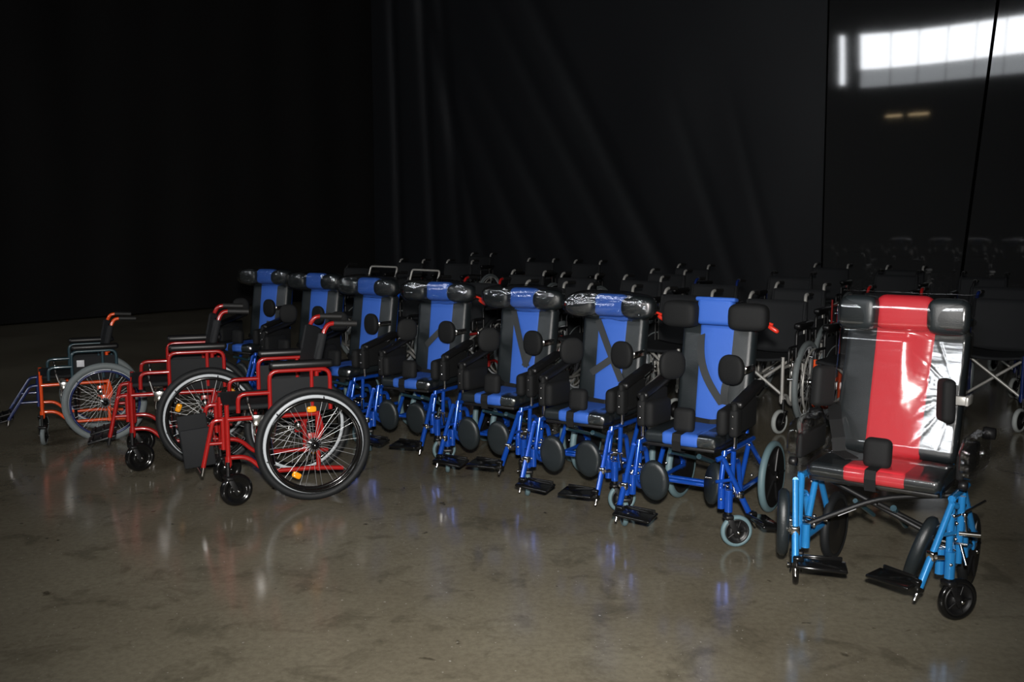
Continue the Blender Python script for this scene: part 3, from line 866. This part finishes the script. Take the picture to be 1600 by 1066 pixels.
def calf(c, a, b, th, rot):
    """oval padded disc facing forward (-y)"""
    m = MB(); R = Euler(rot).to_matrix()
    prof = [(0.0, -0.5), (0.70, -0.5), (0.90, -0.42), (1.0, -0.15), (1.0, 0.25), (0.90, 0.5), (0.0, 0.5)]
    n = 32; vs = []; fs = []
    for k in range(n):
        t = 2 * math.pi * k / n
        for r, h in prof:
            vs.append(R @ Vector((a * r * math.cos(t), th * h, b * r * math.sin(t))) + Vector(c))
    q = len(prof)
    for k in range(n):
        k2 = (k + 1) % n
        for i in range(q - 1):
            fs.append((k * q + i, k2 * q + i, k2 * q + i + 1, k * q + i + 1))
    return m.add(vs, fs)

G_BLUE = 'blue tilting wheelchairs in a diagonal row'
V = (-0.10, 0.925, 0.075, 0.60, 0.0)
def blue(label, loc, yaw, tag, **kw):
    return tilt_chair(label, loc, yaw, DB, tag, M['blue'], M['blue_cloth'], M['teal_tire'], group=G_BLUE, **kw)
blue('blue tilting wheelchair with bare, unwrapped black head bolsters, beside the red wrapped chair', (0.89, 4.628), -32.6, 'first', wrapped=False,
     straps=((-0.075, 0.90, 0.06, 0.57, -0.035), (0.10, 0.74, 0.075, 0.57, -0.012)), legs=(('in', 0.03), ('out', 0.02)), cang=(35, -50))
blue('blue tilting wheelchair with two straps crossed over its back panel', (0.43, 5.156), -32, 'second',
     straps=((-0.085, 0.92, 0.085, 0.60, 0.0), (0.11, 0.78, -0.10, 0.63, 0.0)), cang=(35, -45))
blue('blue tilting wheelchair with one long slanting strap, third from the red wrapped chair', (-0.03, 5.657), -30.4, 'third',
     straps=((-0.085, 0.93, 0.035, 0.60, 0.0), (0.06, 0.70, 0.02, 0.60, 0.0)), legs=(('in', 0.02), ('in', 0.07)), cang=(35, 35))
blue('blue tilting wheelchair with one short strap slanting down to the left, fourth in its row', (-0.567, 6.208), -27.5, 'fourth',
     straps=((0.02, 0.76, -0.09, 0.65, 0.0),), legs=(('in', 0.0), ('in', 0.01)), cang=(30, -45))
blue('blue tilting wheelchair without straps, fifth in its row, right of the nearest red wheelchair handles', (-1.116, 6.717), -33, 'fifth', cang=(-15, 20))
blue('blue tilting wheelchair half hidden behind the push handles of the nearest red chair', (-1.60, 7.32), -31, 'sixth', cang=(5, 30))
blue('blue tilting wheelchair at the far end of its row, above the middle red chair', (-2.124, 7.948), -27, 'seventh', straps=((0.03, 0.64, 0.02, 0.53, 0.0),), cang=(40, 0))

# the red chair under plastic film
rc = tilt_chair('red and black tilting wheelchair on a light blue frame, wrapped in clear plastic film', (1.46, 3.75), -36, DR, 'wrapped', M['sky'], M['red_cloth'], M['tire'],
                legs=(('toe', 0.0), ('toe', 0.03)), cang=(20, -40), red=True)
def red_extras(root):
    d = DR
    yb, zb, yt, zt = d['yb'], d['zb'], d['yt'], d['zt']
    # film stretched from the headrest over back and seat
    m = MB(); vs = []; fs = []
    NU, NV = 110, 260
    rnd = random.Random(5)
    path = []
    hs = d['zh'] + 0.075
    prof = [(d['yh'] + 0.03, hs + 0.004), (d['yh'] - 0.015, hs + 0.002), (d['yh'] - 0.062, hs - 0.03), (d['yh'] - 0.075, d['zh']), (d['yh'] - 0.068, d['zh'] - 0.055), (yt - 0.045, zt - 0.005),
            (yt - 0.038, zt - 0.06), (yb + (yt - yb) * 0.75 - 0.030, zb + (zt - zb) * 0.72), (yb + (yt - yb) * 0.4 - 0.032, zb + (zt - zb) * 0.4), (yb - 0.050, zb + 0.02), (yb - 0.10, zb - 0.025),
            (d['ys'] + 0.10, d['zs'] + 0.046), (d['ys'] - 0.01, d['zs'] + 0.040), (d['ys'] - 0.038, d['zs'] + 0.005), (d['ys'] - 0.02, d['zs'] - 0.04)]
    def at(t):
        x = t * (len(prof) - 1); i = min(int(x), len(prof) - 2); f = x - i
        p = [prof[max(0, min(len(prof) - 1, i + q))] for q in (-1, 0, 1, 2)]
        def cr(a, b, c, e):
            return 0.5 * (2 * b + (c - a) * f + (2 * a - 5 * b + 4 * c - e) * f * f + (3 * b - a - 3 * c + e) * f ** 3)
        return cr(*[q[0] for q in p]), cr(*[q[1] for q in p])
    for j in range(NV + 1):
        t = j / NV
        y, z = at(t); y2, z2 = at(min(1, t + 0.002)); 
        ty, tz = y2 - y, z2 - z
        if abs(ty) + abs(tz) < 1e-9: ty, tz = 0, -1
        L_ = math.hypot(ty, tz); ny, nz_ = tz / L_, -ty / L_      # outward: away from the cushions
        w = d['hb'] + 0.012 if z < zt + 0.02 else d['hwh'] + 0.022
        for i in range(NU + 1):
            a = -1 + 2 * i / NU
            # flat front, rolled round the edges
            ab = abs(a)
            x = w * math.sin(min(1, ab / 0.94) * math.pi / 2 * 0.98) ** 0.72 * (1 if a >= 0 else -1) if False else w * (a / 0.9 if ab < 0.9 else math.copysign(1 + 0.0 * (ab - 0.9), a))
            back = max(0, (ab - 0.82) / 0.18) ** 1.7 * 0.075
            fine = 0.00075 * noise.noise(Vector((a * 1.6, t * 34, 1.5))) + 0.00035 * noise.noise(Vector((a * 3, t * 75, 4.5)))
            big = 0.0022 * noise.noise(Vector((a * 2.0, t * 7, 7)))
            cen = math.exp(-((a - 0.15) / 0.35) ** 2 - ((z - 0.76) / 0.11) ** 2)
            fine += cen * 0.0028 * (0.3 - abs(noise.noise(Vector((a * 7, t * 38, 2)))))
            rad = 0.0
            if a > 0.1:                                              # creases fanning from the trunk pad on the right
                px, pz = a - 0.80, (z - 0.80) / 0.24
                th = math.atan2(pz, -px); rr = math.hypot(px, pz)
                q = th * 17 + 4 * noise.noise(Vector((th * 4, 0, rr * 0.8)))
                rad = 0.0030 * max(0.0, math.sin(q)) ** 3 * min(1, rr * 2.0) * min(1.0, (a - 0.1) * 2.5) * (0.55 + noise.noise(Vector((th * 5, 3, 1))))
            e = fine + big + rad
            sm = max(0.0, min(1.0, (a - 0.02) / 0.42)); sm = sm * sm * (3 - 2 * sm)
            out = 0.0
            if zb - 0.04 < z < zt + 0.03:
                h = max(0.0, zt - 0.03 - z)
                yr = yt - 0.026 - 0.276 * h - 0.070 * h * h - 0.07 * x        # taut on the right, slope shaped to mirror the windows as glare
                yl = min(yt - 0.082 - 0.15 * h, yt - 0.010 - (zt - z) * (yt - yb) / (zt - zb))  # left side shaped more upright to keep the window glare off it
                f1 = max(0.0, min(1.0, (zt + 0.03 - z) / 0.07)); f2 = max(0.0, min(1.0, (z - zb + 0.04) / 0.06))
                out = (y - (yr * sm + yl * (1 - sm))) * f1 * f1 * (3 - 2 * f1) * f2
            vs.append((x, y - out + back + ny * e, z + nz_ * e))
    for j in range(NV):
        for i in range(NU):
            b = j * (NU + 1) + i
            fs.append((b, b + NU + 1, b + NU + 2, b + 1))
    m.add(vs, fs)
    part('wrap_film', m, 'film_sheet', root, label='clear plastic film stretched over headrest, back and seat')
    # trunk pads, clamps
    for s in (-1, 1):
        zc = 0.79 if s > 0 else 0.80
        part('trunk_pad', MB().box((s * (0.205 if s > 0 else 0.262), 0.02, zc), (0.05, 0.10, 0.165), 0.02, rot=(-0.06, 0, s * 0.5), seg=4), 'foam', root)
        b = MB().box((s * 0.248, 0.075, zc - 0.005), (0.045, 0.02, 0.034), 0.003).box((s * 0.27, 0.10, zc - 0.005), (0.012, 0.09, 0.034), 0.003)
        part('pad_bracket', b, 'silver' if s > 0 else 'plastic', root)
        # wrapped arm pads
        def fn(p):
            return p * (1 + 0.07 * noise.noise(p * 45 + Vector((s * 9, 0, 0))))
        part('arm_film', MB().pad((s * 0.318, 0.01, 0.60), (0.065, 0.34, 0.15), 0.5, 0.5, nu=60, nv=30, fn=fn), 'film', root, label='crumpled clear film around the armrest')
        part('adjuster_knob', MB().lathe([(0, 0.035), (0.022, 0.033), (0.026, 0.0), (0.022, -0.01), (0, -0.01)], (s * 0.325, 0.16, 0.655), (s, 0, 0), 16), 'plastic', root)
        part('side_clamp', MB().lathe([(0, 0.03), (0.016, 0.028), (0.018, 0), (0, 0)], (s * 0.30, -0.15, 0.515), (s, 0, 0), 12), 'plastic', root)
    part('label_sticker', MB().box((-0.115, -0.094, 0.333), (0.075, 0.004, 0.018), 0.001, rot=(0, -0.5, 0.25)), 'white', root, label='white sticker on the black cross bar')
    # loose harness heap on the seat
    pts = [(-0.20, 0.06, 0.66), (-0.19, -0.02, 0.60), (-0.15, -0.06, 0.555), (-0.09, -0.08, 0.55), (-0.03, -0.06, 0.552)]
    part('harness_strap', MB().ribbon(pts, 0.045, (0.5, 0.6, 0.4), 0.006), 'strap', root)
    part('harness_strap', MB().ribbon([(-0.24, 0.10, 0.72), (-0.20, 0.0, 0.67), (-0.17, -0.05, 0.61), (-0.16, -0.07, 0.56), (-0.10, -0.10, 0.545)], 0.05, (0.8, 0.4, 0.1), 0.006), 'foam', root)
    # foil on the leg clamp
    part('brake_link', MB().tube([(0.22, -0.16, 0.34), (0.31, -0.10, 0.40), (0.37, -0.03, 0.44)], 0.005, 6).tube([(0.315, -0.10, 0.395), (0.325, -0.10, 0.33)], 0.006, 6).tube([(0.30, -0.11, 0.325), (0.37, -0.09, 0.325)], 0.010, 8).pad((0.315, -0.10, 0.395), (0.022, 0.022, 0.022), 1, 1, nu=10, nv=6), 'chrome', root)
    part('clamp_foil', MB().pad((-0.285, -0.225, 0.28), (0.05, 0.045, 0.075), 0.8, 0.8, nu=24, nv=14, fn=lambda p: p * (1 + 0.25 * noise.noise(p * 60))), 'chrome', root, label='crumpled silver foil on the leg clamp')
red_extras(rc)

# ------------------------------------------------------------------ rows of folding wheelchairs behind
G_ROWS = 'folding wheelchairs parked in rows at the back'
def rowst(frame, cane='silver', band=None, tire='grey_tire', **kw):
    return dict(dict(frame=M[frame], cane=M[cane], arm=M['plastic'], band=band and M[band], tire=M[tire], tire_th=0.045, rim_d=0.012, dark_band=False, pushrim=M['silver'], cr=0.085, cw=0.035,
                ctire=M['pale_tire'], csolid=False, caster_angle=(160, 165), leg=M['plastic'], leg_ext=0.0, cross=M['silver'], brake=True, legrest=False), **kw)
ROWS = [
 # x, y, style, label
 (0.78, 8.23, rowst('silver'), 'black folding wheelchair behind the blue chair with crossed straps, in the nearest back row'),
 (1.33, 7.70, rowst('silver'), 'black folding wheelchair behind the unwrapped blue chair, in the nearest back row'),
 (1.92, 7.26, rowst('silver', leg='red', band=None), 'silver framed folding wheelchair with pale caster, between unwrapped blue and wrapped red chair'),
 (2.50, 6.86, rowst('orange', cane='orange'), 'orange framed folding wheelchair mostly hidden by the red wrapped chair'),
 (0.24, 8.72, rowst('red', band='red'), 'black folding wheelchair with red bands, behind the third blue chair'),
 (-0.33, 9.25, rowst('red', cane='red', tire='tire'), 'red framed folding wheelchair in the gap between the third and fourth blue chairs'),
 (2.42, 8.42, rowst('silver', band=None), 'black folding wheelchair with silver handle bends, second in line behind the silver framed chair'),
 (1.82, 9.02, rowst('navy', cane='navy', band='blue'), 'black folding wheelchair with blue frame and no bright handle bends, behind the unwrapped chair headrest'),
 (1.22, 9.60, rowst('navy', band='blue'), 'black folding wheelchair with silver bends and blue bands, second row behind the crossed straps chair'),
 (0.63, 10.05, rowst('silver', band='red'), 'black folding wheelchair with silver bends and red bands, second row above the crossed straps chair'),
 (0.12, 10.62, rowst('red', band='red'), 'black folding wheelchair with red bands, second row above the third blue chair'),
 (3.02, 7.88, rowst('red', cane='red'), 'dark folding wheelchair with red frame hidden directly behind the red wrapped chair'),
 (3.635, 7.295, rowst('navy', cane='navy'), 'blue framed folding wheelchair with silver cross brace, right of the red wrapped chair'),
 (1.66, 10.82, rowst('silver', band='blue'), 'black folding wheelchair in the third row, over the gap beside the unwrapped headrest'),
 (2.17, 12.10, rowst('silver'), 'black folding wheelchair in the last row, above the unwrapped blue chair'),
 (2.85, 10.2, rowst('navy', cane='plastic'), 'black folding wheelchair without bright handles, above the silver framed chair'),
 (3.92, 12.25, rowst('red', band='red'), 'black folding wheelchair with red bands in the last row, left of the wrapped headrest'),
 (4.62, 11.70, rowst('silver', band='red'), 'black folding wheelchair with bright handle tips, last row above the wrapped headrest'),
 (4.10, 10.60, rowst('red', cane='plastic', band='red'), 'black folding wheelchair with red bands and dark handles, right behind the wrapped headrest'),
 (4.80, 10.10, rowst('navy', cane='plastic', band='blue'), 'dark folding wheelchair with blue bands, second behind the blue framed folding wheelchair'),
 (4.25, 8.65, rowst('navy', cane='plastic'), 'dark folding wheelchair directly behind the blue framed folding wheelchair'),
 (0.97, 13.40, rowst('navy', band='navy'), 'black folding wheelchair with navy bands, last row above the crossed straps chair'),
 (0.36, 14.05, rowst('red', band='navy'), 'black folding wheelchair in the last row, above the third blue chair'),
 (-0.77, 13.50, rowst('navy', band='navy'), 'black folding wheelchair in the last row, above the fourth blue chair'),
 (-1.46, 13.80, rowst('red', band='red'), 'black folding wheelchair with red bands, last row above the fifth blue chair'),
 (-0.57, 16.40, rowst('silver'), 'farthest folding wheelchair, close to the black curtain'),
 (-1.94, 12.20, rowst('navy', cane='plastic'), 'dark folding wheelchair standing last in its row, above the sixth blue headrest'),
 (-1.42, 10.35, rowst('silver', cane='plastic', pushbar=True), 'dark wheelchair with silver push bar showing above the fifth blue headrest'),
 (-0.92, 9.60, rowst('silver', cane='plastic', pushbar=True), 'dark wheelchair with silver push bar showing above the fourth blue headrest'),
]
for k, (x, y, st, lab) in enumerate(ROWS):
    r_ = random.Random(k)
    wheelchair(lab, (x, y - 0.08), -37 + r_.uniform(-4, 4), st, G_ROWS)
